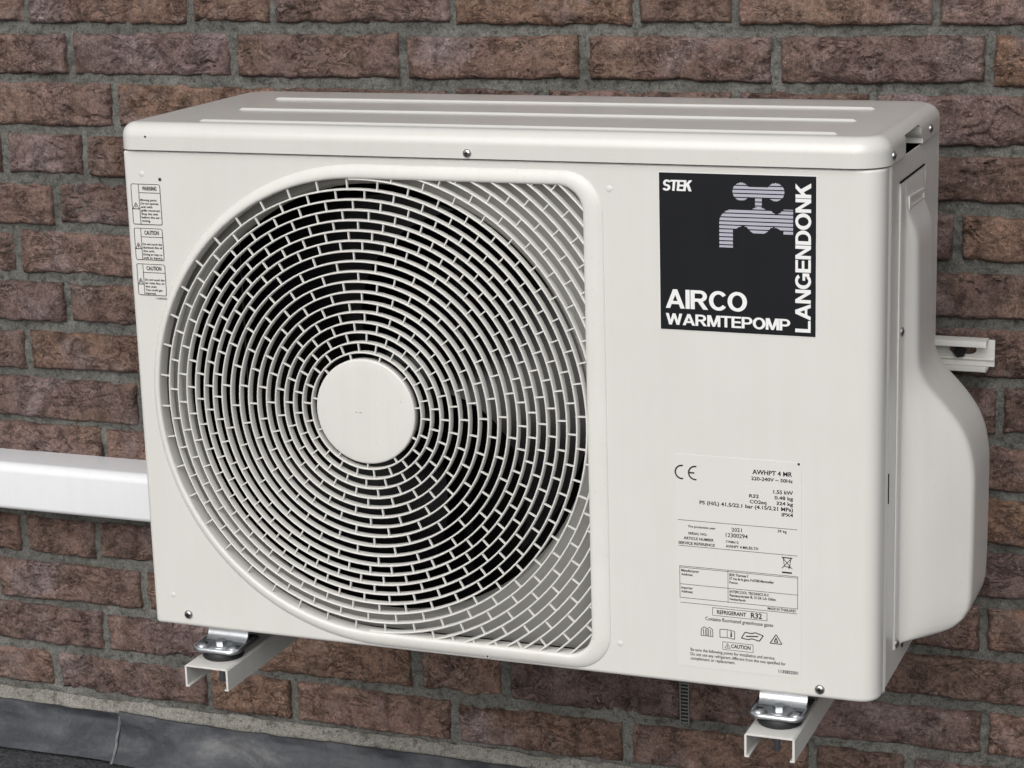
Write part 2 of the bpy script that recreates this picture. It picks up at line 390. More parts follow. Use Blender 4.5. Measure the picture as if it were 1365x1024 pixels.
# mortar bed behind and between the bricks
nx, nz = 620, 390
gx, gz = np.meshgrid(np.linspace(X0 - 0.02, X1 + 0.02, nx + 1), np.linspace(-0.34, Z0 + 2 * PV + 0.02, nz + 1))
gy = DW + 0.0072 + 0.0016 * vn(gx * 25, gz * 30, 3) + 0.0030 * fbm(gx * 110, gz * 130, 8, 4)
V = np.stack([gx, gy, gz], -1).reshape(-1, 3); w = nx + 1
F = [(j * w + i, j * w + i + 1, (j + 1) * w + i + 1, (j + 1) * w + i) for j in range(nz) for i in range(nx)]
bd = [i for i in range(w)] + [j * w + nx for j in range(1, nz + 1)] + [nz * w + i for i in range(nx - 1, -1, -1)] + [j * w for j in range(nz - 1, 0, -1)]
n = len(V); back = V[bd].copy(); back[:, 1] = DW + 0.1; V = np.vstack([V, back]); m_ = len(bd)
F += [(bd[(i + 1) % m_], bd[i], n + i, n + (i + 1) % m_) for i in range(m_)] + [tuple(n + i for i in range(m_))]
mk('mortar', V, F, MORTAR, WALL, (0.16, DW, 0.1), smooth=60)

# cement fillet under the lowest course
nx, nz = 360, 12
s, t = np.meshgrid(np.linspace(X0, X1, nx + 1), np.linspace(0, 1, nz + 1))
zt = -0.2825 + 0.0035 * fbm(s * 40, s * 0, 15, 4); zb = -0.306
fz = zt * (1 - t) + zb * t
fy = DW + 0.004 - 0.013 * np.sin(t * math.pi * 0.5) ** 0.7 + 0.0016 * fbm(s * 45, t * 3, 19, 4)
V = np.stack([s, fy, fz], -1).reshape(-1, 3); w = nx + 1
F = [(j * w + i + 1, j * w + i, (j + 1) * w + i, (j + 1) * w + i + 1) for j in range(nz) for i in range(nx)]
mk('cement_fillet', V, F, FILLET, WALL, (0.16, DW, -0.29), smooth=60)

# flat roof surface at the foot of the wall
nx, ny = 420, 220
s, t = np.meshgrid(np.linspace(-0.75, 0.1, nx + 1), np.linspace(0.0, 0.44, ny + 1))
rz = -0.352 + 0.0036 * np.abs(fbm(s * 190, t * 190, 91, 2))
edge = np.clip(np.minimum(np.minimum(s + 0.75, 0.1 - s), t) / 0.02, 0, 1); rz = -0.352 * (1 - edge) + rz * edge
V = np.stack([s, t, rz], -1).reshape(-1, 3).tolist(); w = nx + 1
F = [(j * w + i, j * w + i + 1, (j + 1) * w + i + 1, (j + 1) * w + i) for j in range(ny) for i in range(nx)]
k = len(V)
xs = [-4, -0.75, 0.1, 4]; ys = [-4, 0.0, 0.44, 0.5]
V += [(x, y, -0.352) for y in ys for x in xs]
F += [(k + j * 4 + i, k + j * 4 + i + 1, k + (j + 1) * 4 + i + 1, k + (j + 1) * 4 + i) for j in range(3) for i in range(3) if (i, j) != (1, 1)]
tag(mk('flat_roof', V, F, ROOF, None, (0, 0, -0.352), smooth=60), kind='structure')

# lead flashing: two overlapping sheets dressed down from the joint onto the roof
FL = empty('lead_flashing', (0.1, 0.36, -0.35))
tag(FL, 'weathered grey lead flashing strip dressed along the foot of the brick wall', 'flashing')


def lead_sheet(xa, xb, lift, sd_):
    nx, nz = int((xb - xa) / 0.004), 22
    s, t = np.meshgrid(np.linspace(xa, xb, nx + 1), np.linspace(0, 1, nz + 1))
    ztop = -0.2918 + 0.004 * vn(s * 6, s * 0, sd_) + 0.0018 * fbm(s * 30, s * 0, sd_ + 3, 3)
    zl = ztop * (1 - t) + (-0.3465 + 0.002 * vn(s * 9, s * 0, sd_ + 5)) * t
    yl = DW - 0.0085 - 0.006 * t - 0.030 * np.clip(t - 0.15, 0, 1) ** 1.4 - lift
    yl = yl + 0.0046 * vn(s * 15, t * 1.6, sd_ + 7) * np.sin(t * math.pi) + 0.0016 * fbm(s * 40, t * 5, sd_ + 9, 3)
    V = np.stack([s, yl, zl], -1).reshape(-1, 3); w = nx + 1; n = len(V)
    Bk = V.copy(); Bk[:, 1] += 0.0028; V = np.vstack([V, Bk])
    F = [(j * w + i + 1, j * w + i, (j + 1) * w + i, (j + 1) * w + i + 1) for j in range(nz) for i in range(nx)]
    F += [(n + a, n + d, n + c, n + b) for a, b, c, d in F]
    bd = [i for i in range(w)] + [j * w + nx for j in range(1, nz + 1)] + [nz * w + i for i in range(nx - 1, -1, -1)] + [j * w for j in range(nz - 1, 0, -1)]
    m = len(bd); F += [(bd[i], bd[(i + 1) % m], n + bd[(i + 1) % m], n + bd[i]) for i in range(m)]
    mk('lead_sheet', V, F, LEAD, FL, ((xa + xb) / 2, DW - 0.02, -0.32), smooth=50)


lead_sheet(-0.66, -0.27, 0.0035, 201)
lead_sheet(-0.302, 0.98, 0.0080, 211)
# pale dressed edge of the lap between the sheets
mb = MB(); rings = []
for k in range(14):
    t = k / 13; yy = DW - 0.0085 - 0.006 * t - 0.030 * max(t - 0.15, 0) ** 1.4 - 0.0098 + 0.0006 * math.sin(k * 1.7); zz_ = -0.2935 * (1 - t) - 0.3462 * t; xx = -0.3015 + 0.0007 * math.sin(k * 0.8) + 0.003 * t
    rings.append([(xx - 0.0016, yy + 0.003, zz_), (xx - 0.0010, yy, zz_), (xx + 0.0008, yy - 0.0006, zz_), (xx + 0.0022, yy + 0.0012, zz_)])
mb.loft(rings, closed=False); fix_normals(mb.obj('lap_edge', LAP, FL, (-0.30, 0.38, -0.32), smooth=60))

# plastic weep vent standing in an open upright joint
VN = empty('weep_vent', (VENT_X, DW - 0.002, -0.2165))
tag(VN, 'small dark grey comb-like weep vent in the wall joint below the unit', 'vent')
mb = MB(); mb.box((VENT_X - 0.0058, DW - 0.003, -0.219), (VENT_X - 0.0042, DW + 0.012, -0.166)); mb.box((VENT_X + 0.0042, DW - 0.003, -0.219), (VENT_X + 0.0058, DW + 0.012, -0.166))
mb.obj('frame', VENT, VN, (VENT_X, DW, -0.2))
MB().box((VENT_X - 0.0042, DW + 0.006, -0.219), (VENT_X + 0.0042, DW + 0.008, -0.166)).obj('back_plate', BLACK, VN, (VENT_X, DW, -0.2))
for i in range(12):
    z = -0.2175 + i * 0.0043
    MB().box((VENT_X - 0.0042, DW - 0.0015, z), (VENT_X + 0.0042, DW + 0.006, z + 0.0018)).obj('slat', VENT, VN, (VENT_X, DW, z))

# ------------------------------------------------------------------ white pipe duct on the wall
DU = empty('pipe_duct', (-0.2, DW, 0.012))
tag(DU, 'white plastic pipe duct running along the brick wall into the unit', 'duct')
prof = rrect(DW - 0.062, -0.0180, DW + 0.0, 0.0415, (0.007, 0.001, 0.001, 0.0115), 12)      # (y, z)
mb = MB(); mb.loft([[(x, y, z) for y, z in prof] for x in (-0.75, 0.10)], cap0=True, cap1=True)
fix_normals(mb.obj('cover', PVC, DU, (-0.2, DW, 0.012), smooth=40))
prof = rrect(DW - 0.010, -0.0215, DW + 0.002, -0.0185, 0.001, 3)
mb = MB(); mb.loft([[(x, y, z) for y, z in prof] for x in (-0.75, 0.10)], cap0=True, cap1=True)
fix_normals(mb.obj('base_lip', PVC, DU, (-0.2, DW, -0.018), smooth=40))

# ------------------------------------------------------------------ steel wall bracket
BR = empty('wall_bracket', (0.36, DW, -0.05))
tag(BR, 'cream painted steel wall bracket with two arms carrying the outdoor unit', 'bracket')
RZ0, RZ1 = 0.2215, 0.2545
slot = [(0.747 + 0.008 * math.cos(R(a)) + sx, 0.2415 + 0.0052 * math.sin(R(a))) for sx, rng in ((0.006, range(-90, 91, 15)), (-0.006, range(90, 271, 15))) for a in rng]
mb = MB(); prism(mb, [(-0.06, RZ0 + 0.003), (0.7795, RZ0 + 0.003), (0.7795, RZ1 - 0.002), (-0.06, RZ1 - 0.002)], [slot], lambda a, b, t: (a, t, b), 0.3865, 0.389)
fix_normals(mb.obj('rail', BRK, BR, (0.36, 0.388, 0.238)))
for name, zz, sg in (('rail_flange', RZ1, -1), ('rail_flange', RZ0, 1)):
    # flange from the web forward, with a rounded lip turned in
    path = [(0.3866, zz - 0.000 * sg), (0.372, zz), (0.3695, zz + 0.0008 * sg), (0.3690, zz + 0.003 * sg), (0.3690, zz + 0.0065 * sg)]
    inner = [(0.3866, zz + 0.0025 * sg), (0.3735, zz + 0.0025 * sg), (0.3718, zz + 0.003 * sg), (0.3714, zz + 0.004 * sg), (0.3714, zz + 0.0065 * sg)]
    loop = path + inner[::-1]
    mb = MB(); mb.loft([[(x, y, z) for y, z in loop] for x in (-0.06, 0.7735)], cap0=True, cap1=True)
    fix_normals(mb.obj(name, BRK, BR, (0.36, 0.378, zz), smooth=50))
mb = MB(); prof = rrect(0.3855, RZ0 + 0.0095, 0.3872, RZ0 + 0.0125, 0.0008, 3)
mb.loft([[(x, y - 0.0015, z) for y, z in prof] for x in (-0.06, 0.7795)], cap0=True, cap1=True)
fix_normals(mb.obj('rail_bead', BRK, BR, (0.36, 0.386, RZ0 + 0.01), smooth=50))
for bx in (0.745, -0.02):
    hx = [(bx + 0.0068 * math.cos(R(60 * i + 10)), 0.2405 + 0.0068 * math.sin(R(60 * i + 10))) for i in range(6)]
    mb = MB(); prism(mb, hx, [], lambda a, b, t: (a, t, b), 0.379, 0.3858); mb.lathe([(0.003, -0.003), (0.003, 0.02)], (bx, 0.381, 0.2405), n=10)
    mb.obj('wall_bolt', BLACK, BR, (bx, 0.385, 0.2405))
AZ = -0.029; ARMS = ((0.0480, 0.0965), (0.6275, 0.6745))
for xa, xb in ARMS:
    # downward-open channel with small return lips
    t = 0.0022; h = 0.0235
    out = [(xa, AZ - h), (xa, AZ - 0.002), (xa + 0.002, AZ), (xb - 0.002, AZ), (xb, AZ - 0.002), (xb, AZ - h), (xb - 0.0045, AZ - h), (xb - 0.0045, AZ - h + t * .7), (xb - t, AZ - h + t * .7),
           (xb - t, AZ - t), (xa + t, AZ - t), (xa + t, AZ - h + t * .7), (xa + 0.0045, AZ - h + t * .7), (xa + 0.0045, AZ - h)]
    mb = MB(); rings = [[(x, y, z) for x, z in out] for y in (-0.030, DW - 0.02)]
    mb.loft(rings)
    tri = tessellate_polygon([[Vector((a, b, 0)) for a, b in out]])
    mb.add(rings[0], [tuple(q) for q in tri]); mb.add(rings[1], [tuple(q) for q in tri])
    arm = fix_normals(mb.obj('arm', BRK, BR, ((xa + xb) / 2, 0.18, AZ)))
    bv = arm.modifiers.new('b', 'BEVEL'); bv.width = 0.0005; bv.segments = 2; bv.limit_method = 'ANGLE'
    MB().box((xa, DW - 0.0188, -0.10), (xb, DW - 0.002, RZ0 - 0.002)).obj('upright', BRK, BR, ((xa + xb) / 2, DW, 0.1))
    cx = (xa + xb) / 2 + 0.001
    for cy in (0.006, 0.205):
        mb = MB(); mb.lathe([(0.0, 0.0003), (0.0205, 0.0003), (0.0212, 0.002), (0.0205, 0.0070), (0.0190, 0.0088), (0.0, 0.0088)], (cx, cy, AZ), 'z', 40)
        mb.obj('rubber_mount', RUBBER, BR, (cx, cy, AZ), smooth=40)
        mb = MB(); mb.lathe([(0.0, -0.0290), (0.0028, -0.0290), (0.0034, -0.0280), (0.0034, -0.0023)], (cx - 0.003, cy, AZ), 'z', 14)
        mb.obj('stud', ZINC, BR, (cx, cy, AZ), smooth=40)

# ------------------------------------------------------------------ heat pump outdoor unit
HP = empty('heat_pump', (0.37, 0.13, 0.0))
tag(HP, 'cream heat pump outdoor unit with round fan grille standing on the wall bracket', 'heat pump')
HX, HZ, RO = 0.2488, 0.2402, 0.2235
WX = 0.7425; ZS = 0.4840; DY = 0.256


def dshape(off, rc=0.024, n=64, nc=10):
    """outline of the grille opening: half disc on the left, rounded square on the right"""
    dx = 0.0055 * max(0.0, off) / 0.0178; off = off * 0.76; r = RO + off; rc = max(0.003, rc + off); P = []
    for i in range(n + 1):
        a = R(90 + 180 * i / n); P.append((HX + dx + r * math.cos(a), HZ + r * math.sin(a)))
    for (sx, sz, a0) in ((1, -1, -90), (1, 1, 0)):
        for i in range(nc + 1):
            a = R(a0 + 90 * i / nc); P.append((HX + dx + sx * (r - rc) + rc * math.cos(a), HZ + sz * (r - rc) + rc * math.sin(a)))
    return P


# front panel: flat sheet with the opening, rounded corners left and right, turned-in edges
mb = MB(); FX0, FX1 = 0.005, 0.7195; RL, RRt = 0.005, 0.023; zb = 0.004
flat = rrect(FX0, zb, FX1, ZS - 0.002, 0.0001, 1)
loops = [flat, dshape(0.011)]
tri = tessellate_polygon([[Vector((a, b, 0)) for a, b in lp] for lp in loops]); pts = [p for lp in loops for p in lp]
mb.add([(a, 0.0, b) for a, b in pts], [tuple(t) for t in tri])
pr = [(0.0, 0.20, -1, 0), (0.0, RL, -1, 0)] + [(RL - RL * math.cos(R(a)), RL - RL * math.sin(R(a)), -math.cos(R(a)), -math.sin(R(a))) for a in range(10, 91, 10)]
_n = 48; _th = [math.pi / 2 * (3 * (i / _n) ** 2 - 2 * (i / _n) ** 3) for i in range(_n + 1)]; _x = [0.0]; _y = [0.0]
for i in range(_n):
    tm = (_th[i] + _th[i + 1]) / 2; _x.append(_x[-1] + math.cos(tm)); _y.append(_y[-1] + math.sin(tm))
pr2 = [(FX1 + RRt * a / _x[-1], RRt * b / _y[-1], math.sin(t_), -math.cos(t_)) for a, b, t_ in list(zip(_x, _y, _th))[::2]]
# pressed bead close to the rear edge of the wrapped side, then the return
pr2 += [(WX, 0.0240, 1, 0), (WX + 0.0003, 0.0250, 1, -.3), (WX + 0.0012, 0.0268, 1, -.2), (WX + 0.0014, 0.0280, 1, 0), (WX + 0.0011, 0.0295, 1, .2), (WX + 0.0003, 0.0310, 1, .2), (WX, 0.0318, 1, 0), (WX, 0.0345, 1, 0), (WX - 0.001, 0.0355, .7, .7), (WX - 0.004, 0.0356, 0, 1)]


def strip(mb, pr, z0=zb, z1=ZS - 0.002):
    rings = []
    for k in range(5, -1, -1):
        a = R(90 * k / 5); q = 0.004 * (1 - math.cos(a)); rings.append([(x - nx_ * q, y - ny_ * q, z0 - 0.004 * math.sin(a)) for x, y, nx_, ny_ in pr])
    for zq in (z0 + 0.0006, z0 + 0.004, z1 - 0.004, z1 - 0.0006, z1): rings.append([(x, y, zq) for x, y, _, _ in pr])
    for k in range(1, 4):
        a = R(30 * k); q = 0.002 * (1 - math.cos(a)); rings.append([(x - nx_ * q, y - ny_ * q, z1 + 0.002 * math.sin(a)) for x, y, nx_, ny_ in pr])
    rings.append([(x - nx_ * 0.02, y - ny_ * 0.02, z1 + 0.002) for x, y, nx_, ny_ in pr])
    mb.loft(rings, closed=False)


strip(mb, pr); strip(mb, pr2)
midp = [(FX0, 0, 0, -1), (FX1, 0, 0, -1)]
rings = []
for k in range(5, -1, -1):
    a = R(90 * k / 5); rings.append([(x, 0.004 * (1 - math.cos(a)), zb - 0.004 * math.sin(a)) for x in (FX0, FX1)])
mb.loft(rings, closed=False)
rings = []
for k in range(0, 4):
    a = R(30 * k); rings.append([(x, 0.002 * (1 - math.cos(a)), ZS - 0.002 + 0.002 * math.sin(a)) for x in (FX0, FX1)])
rings.append([(x, 0.03, ZS) for x in (FX0, FX1)]); mb.loft(rings, closed=False)
mb.loft([[(x, 0.004, 0.0) for x in (FX0, FX1)], [(x, 0.03, 0.0005) for x in (FX0, FX1)]], closed=False)
FP = fix_normals(mb.obj('front_panel', CASE, HP, (0.36, 0, 0.24), smooth=32))
for pl in FP.data.polygons:
    if abs(pl.normal.y) > 0.99999 and pl.area > 1e-5: pl.use_smooth = False

# small dimples pressed into the panel
for x, z in ((0.0226, 0.0321), (0.0204, 0.4617), (0.4971, 0.4613), (0.4999, 0.0323)):
    MB().lathe([(0.0, -0.0006), (0.0012, -0.00055), (0.0024, -0.0003), (0.0034, 0.0001)], (x, 0, z), n=16).obj('dimple', CASE, FP, (x, 0, z), smooth=60)

# fan grille: raised rim (this object), rings, ribs, hub cap
rim = [(0.000, 0.012), (0.000, -0.0006), (0.0005, -0.0019), (0.0016, -0.0029), (0.0034, -0.0035), (0.0065, -0.0035), (0.0100, -0.0031), (0.0135, -0.0022), (0.0163, -0.0010), (0.0176, -0.0001), (0.0178, 0.0006)]
mb = MB(); mb.loft([[(a, y, b) for a, b in dshape(o_)] for o_, y in rim])
GR = fix_normals(mb.obj('fan_grille', PLASTIC, HP, (HX, 0, HZ), smooth=50))
tag(GR, 'cream round fan grille of fine concentric rings with squared right side')
# thin pressed crease round the rim
mb = MB(); cre = [(0.0175, -0.0001), (0.0182, -0.0006), (0.0194, -0.0007), (0.0206, -0.0004), (0.0216, 0.0002)]
mb.loft([[(a, y, min(b, ZS - 0.0018)) for a, b in dshape(o_ if True else 0, rc=0.024)] for o_, y in cre])


def inside(x, z, m=0.0):
    dx, dz = x - HX, z - HZ; r = RO + m
    if dx <= 0: return dx * dx + dz * dz <= r * r
    if abs(dx) > r or abs(dz) > r: return False
    rc = 0.024 + m
    if dx > r - rc and abs(dz) > r - rc: return (dx - r + rc) ** 2 + (abs(dz) - r + rc) ** 2 <= rc * rc
    return True


RAD = [0.0574 + 0.00974 * i for i in range(26)]
TH = 0.00086; YF = -0.0018; YB = 0.0064
pf = [(-TH * .75, YB), (-TH, YF + 0.0008), (-TH * .6, YF + 0.0002), (0, YF), (TH * .6, YF + 0.0002), (TH, YF + 0.0008), (TH * .75, YB), (-TH * .75, YB)]
for i, r in enumerate(RAD):
    if r < RO - 0.003:
        mb = MB(); mb.lathe([(r + a, y) for a, y in pf], (HX, 0, HZ), n=112); mb.obj('grille_ring', PLASTIC, GR, (HX, 0, HZ), smooth=60)
    else:
        lo = math.acos(min(1, RO / r)); hi = math.pi / 2 - lo
        A = [lo + (hi - lo) * k / 400 for k in range(-8, 409)]; ok = [a for a in A if inside(HX + r * math.cos(a), HZ + r * math.sin(a), 0.003)]
        if len(ok) < 4: continue
        for sgn in (1, -1):
            a0, a1 = sorted((sgn * ok[0], sgn * ok[-1]))
            mb = MB(); mb.lathe([(r + a, y) for a, y in pf], (HX, 0, HZ), n=max(6, int((a1 - a0) / 0.05)), a0=a0, a1=a1)
            mb.obj('grille_ring', PLASTIC, GR, (HX, 0, HZ), smooth=60)
# radial ribs, staggered from gap to gap
mb = MB()
def rib(mb, a, r0, r1):
    c, s_ = math.cos(a), math.sin(a); w_ = 0.00065
    V = []
    for y, ww in ((YF + 0.0009, w_ * .85), (YF + 0.0012, w_), (YB - 0.005, w_)):
        for r, q in ((r0, -ww), (r1, -ww), (r1, ww), (r0, ww)):
            V.append((HX + r * c - q * s_, y, HZ + r * s_ + q * c))
    F = [(0, 1, 2, 3), (8, 11, 10, 9)]
    for k in (0, 4):
        for i in range(4): F.append((k + i, k + 4 + i, k + 4 + (i + 1) % 4, k + (i + 1) % 4))
    mb.add(V, F)
edges = [0.0508] + RAD
for g in range(len(edges) - 1):
    cnt = 11 if g == 0 else (22 if g <= 10 else 44)
    ph = {0: 0.12}.get(g, 0.07 + (0.5 if g % 2 else 0.0) * 2 * math.pi / cnt + 0.011 * g)
    for k in range(cnt):
        a = ph + 2 * math.pi * k / cnt
        rm = (edges[g] + edges[g + 1]) / 2
        if inside(HX + rm * math.cos(a), HZ + rm * math.sin(a), 0.002): rib(mb, a, edges[g], edges[g + 1])
tag(fix_normals(mb.obj('grille_ribs', PLASTIC, GR, (HX, 0, HZ), smooth=30)), kind='stuff')
mb = MB(); mb.lathe([(0.049, 0.008), (0.0513, 0.006), (0.0515, -0.0018), (0.0513, -0.0024), (0.0507, -0.0029), (0.0495, -0.0031), (0.040, -0.0032), (0.02, -0.0033), (0.0, -0.0033)], (HX, 0, HZ), n=72)
mb.obj('hub_cap', PLASTIC, GR, (HX, 0, HZ), smooth=50)

# fan shroud behind the grille
mb = MB(); prism(mb, rrect(0.004, 0.004, 0.500, 0.480, 0.002, 2), [circle(HX, HZ, 0.2165, 96)], lambda a, b, t: (a, t, b), 0.0305, 0.032)
mb.lathe([(0.2165, 0.0308), (0.2140, 0.034), (0.2130, 0.038), (0.2125, 0.042), (0.214, 0.043)], (HX, 0, HZ), n=96)
fix_normals(mb.obj('fan_shroud', SHROUD, HP, (HX, 0.04, HZ), smooth=40))
# fan: hub with three broad twisted blades
mb = MB(); mb.lathe([(0.0, 0.062), (0.03, 0.063), (0.042, 0.068), (0.046, 0.076), (0.046, 0.12), (0.0, 0.12)], (HX, 0, HZ), n=40)
FAN = mb.obj('fan', FANM, HP, (HX, 0.09, HZ), smooth=40)
for b_ in range(3):
    mb = MB(); rings = []; nR, nA = 10, 14
    for face in (0, 1):
        for i in range(nR + 1):
            r = 0.04 + (0.196 - 0.04) * i / nR; sp = R(38 + 44 * (i / nR)); sw = R(-34 * (i / nR) ** 1.5)
            ring = []
            for j in range(nA + 1):
                q = j / nA; a = R(120 * b_ + 25) + sw + sp * (q - 0.5)
                y = 0.072 + 0.052 * q - 0.010 * math.sin(q * math.pi) + 0.002 * face
                ring.append((HX + r * math.cos(a), y, HZ + r * math.sin(a)))
            rings.append(ring)
    mb.loft(rings[:nR + 1], closed=False); mb.loft(rings[nR + 1:], closed=False)
    mb.obj('fan_blade', FANM, FAN, (HX, 0.09, HZ), smooth=40)
# motor and its upright supports, coil, partition and base pan coloured as shade, side and back sheets
mb = MB(); mb.lathe([(0.0, 0.125), (0.04, 0.126), (0.045, 0.132), (0.045, 0.165), (0.0, 0.168)], (HX, 0, HZ), n=32); mb.obj('fan_motor', BLACK, HP, (HX, 0.15, HZ), smooth=40)
for dx in (-0.032, 0.030):
    MB().box((HX + dx - 0.005, 0.168, 0.012), (HX + dx + 0.005, 0.178, 0.478)).obj('motor_support', FANM, HP, (HX + dx, 0.17, 0.24))
MB().box((0.006, 0.215, 0.012), (0.735, 0.252, 0.478)).obj('coil', SHADE, HP, (0.37, 0.23, 0.24))
MB().box((0.503, 0.040, 0.012), (0.505, 0.214, 0.478)).obj('partition', SHADE, HP, (0.504, 0.13, 0.24))
MB().box((0.0025, 0.012, 0.0015), (0.7385, 0.2545, 0.0105)).obj('base_pan', SHADE, HP, (0.37, 0.13, 0.006))
MB().box((0.0035, 0.034, 0.012), (0.0045, 0.2145, 0.4785)).obj('shade_liner', SHADE, HP, (0.004, 0.12, 0.24))  # added near-black sheet, keeps the lit casing wall looking shaded
MB().box((0.0002, 0.2005, 0.0), (0.0018, DY, ZS)).obj('left_panel', CASE, HP, (0.001, 0.23, 0.24))
mb = MB(); mb.box((WX - 0.0016, 0.0372, 0.0025), (WX - 0.0001, DY, ZS))
SP = mb.obj('side_panel', SIDEP, HP, (WX, 0.14, 0.24))
bv = SP.modifiers.new('b', 'BEVEL'); bv.width = 0.0006; bv.segments = 2

# valve cover: moulded plastic bulge on the right side, narrow above and deep below
zs_key = [0.4620, 0.4605, 0.4450, 0.4330, 0.4230, 0.4120, 0.360, 0.320, 0.295, 0.285, 0.270, 0.255, 0.240, 0.225, 0.210, 0.195, 0.180, 0.100, 0.060, 0.050, 0.041, 0.034, 0.0290, 0.0275]
p_key = [0.0000, 0.0018, 0.0022, 0.0030, 0.0075, 0.0115, 0.0125, 0.0128, 0.0133, 0.0145, 0.0215, 0.0330, 0.0430, 0.0515, 0.0570, 0.0600, 0.0615, 0.0615, 0.0608, 0.0588, 0.0540, 0.0455, 0.0280, 0.0000]
yc_key = [0.178, 0.178, 0.176, 0.172, 0.176, 0.180, 0.182, 0.184, 0.186, 0.190, 0.200, 0.211, 0.220, 0.226, 0.229, 0.230, 0.231, 0.231, 0.231, 0.230, 0.229, 0.228, 0.227, 0.226]
zz = np.concatenate([np.linspace(0.4620, 0.06, 110), np.linspace(0.058, 0.0275, 40)])
ker = np.exp(-0.5 * (np.arange(-4, 5) / 1.9) ** 2); ker /= ker.sum()
sm = lambda a: np.convolve(np.pad(a, 4, mode='edge'), ker, mode='valid')
pz = sm(np.interp(-zz, -np.array(zs_key), p_key)); yz = sm(np.interp(-zz, -np.array(zs_key), yc_key))
mb = MB(); rings = []
for z, p_, yc in zip(zz, pz, yz):
    base = min(0.0018, p_); y0 = 0.0690; ya = 0.0850
    yb_ = ya + 0.014 + 0.56 * p_
    pts = [(y0, 0.0), (y0 + 0.0006, base), (ya - 0.006, base), (ya, base + 0.0004), (ya + 0.25 * (yb_ - ya), 0.42 * p_), (yb_ - 0.007, 0.88 * p_), (yb_ - 0.001, 0.975 * p_), (yb_ + 0.007, p_), (0.5 * (yb_ + yc) + 0.006, p_ * 1.0), (yc - 0.012, p_), (yc - 0.003, 0.93 * p_), (yc + 0.002, 0.6 * p_), (yc + 0.0035, base), (max(0.19, yc + 0.008), base), (max(0.1905, yc + 0.0085), 0.0)]
    for _ in range(3):
        q = [pts[0]]
        for (a, b), (c, d) in zip(pts[:-1], pts[1:]): q += [(0.75 * a + 0.25 * c, 0.75 * b + 0.25 * d), (0.25 * a + 0.75 * c, 0.25 * b + 0.75 * d)]
        q.append(pts[-1]); pts = q
    rings.append([(WX + b, a, z) for a, b in pts])
mb.loft(rings, closed=False)
VC = fix_normals(mb.obj('valve_cover', SIDEP, HP, (WX, 0.15, 0.24), smooth=50))
tag(VC, 'moulded bulging cream valve cover on the right side of the unit')
# small embossed plate in the cover's recessed top, and its frame
mb = MB(); prism(mb, [(0.098, 0.4345), (0.168, 0.4325), (0.168, 0.4435), (0.098, 0.4465)], [[(0.102, 0.4375), (0.164, 0.4355), (0.164, 0.4405), (0.102, 0.4435)]], lambda a, b, t: (t, a, b), WX + 0.0012, WX + 0.0038)
fix_normals(mb.obj('embossed_plate', SIDEP, VC, (WX, 0.13, 0.44)))
MB().box((WX + 0.0002, 0.0690, 0.4628), (WX + 0.0012, 0.180, 0.4640)).obj('gap_shade', SHADE, VC, (WX, 0.12, 0.463))  # solid dark strip, paints the shade of the gap above the cover
MB().box((WX - 0.0006, 0.0375, 0.178), (WX + 0.0004, 0.0398, 0.206)).obj('clip_slot_shade', SHADE, SP, (WX, 0.038, 0.19))  # dark block on the panel, coloured as the slot's shade


def screw(name, c, axis, parent, r=0.0042, mat=STEEL, sgn=-1):
    """pan head with a black cross coloured as drive-hollow shade, axis y (front, facing -y) or x (side, facing +x)"""
    mb = MB(); h = r * 0.55
    prof = [(r, 0.0), (r * 0.98, h * .35 * sgn), (r * .8, h * .8 * sgn), (r * .45, h * sgn), (0.0, h * sgn)]
    mb.lathe(prof, c, 'y' if axis == 'y' else 'x', 20)
    o = fix_normals(mb.obj(name, mat, parent, c, smooth=50))
    k = r * 0.5; t = r * 0.14; d0, d1 = h * 0.9 * sgn, h * 1.06 * sgn
    mb = MB()
    for (a, b) in ((k, t), (t, k)):
        if axis == 'y': mb.box((c[0] - a, c[1] + d1, c[2] - b), (c[0] + a, c[1] + d0, c[2] + b))
        else: mb.box((c[0] + d0, c[1] - a, c[2] - b), (c[0] + d1, c[1] + a, c[2] + b))
    mb.obj('recess_shade', BLACK, o, c)  # raised black cross, shade of the driver hollow put into colour
    return o


for x, z in ((0.0393, 0.0129), (0.6902, 0.0092)): screw('screw', (x, -0.0002, z), 'y', HP, 0.0046)
screw('screw', (0.3659, -0.0002, 0.0052), 'y', HP, 0.003, CASE)
for y, z in ((0.0797, 0.3272), (0.0762, 0.0320)): screw('screw', (WX + 0.0010, y, z), 'x', HP, 0.0048, STEEL, 1)
MB().lathe([(0.0, 0.0004), (0.0042, 0.0004), (0.0042, -0.0004)], (WX + 0.0002, 0.112, 0.0190), 'x', 16).obj('drain_hole_shade', BLACK, SP, (WX, 0.112, 0.019))  # black disc on the panel, painted shade of an open hole

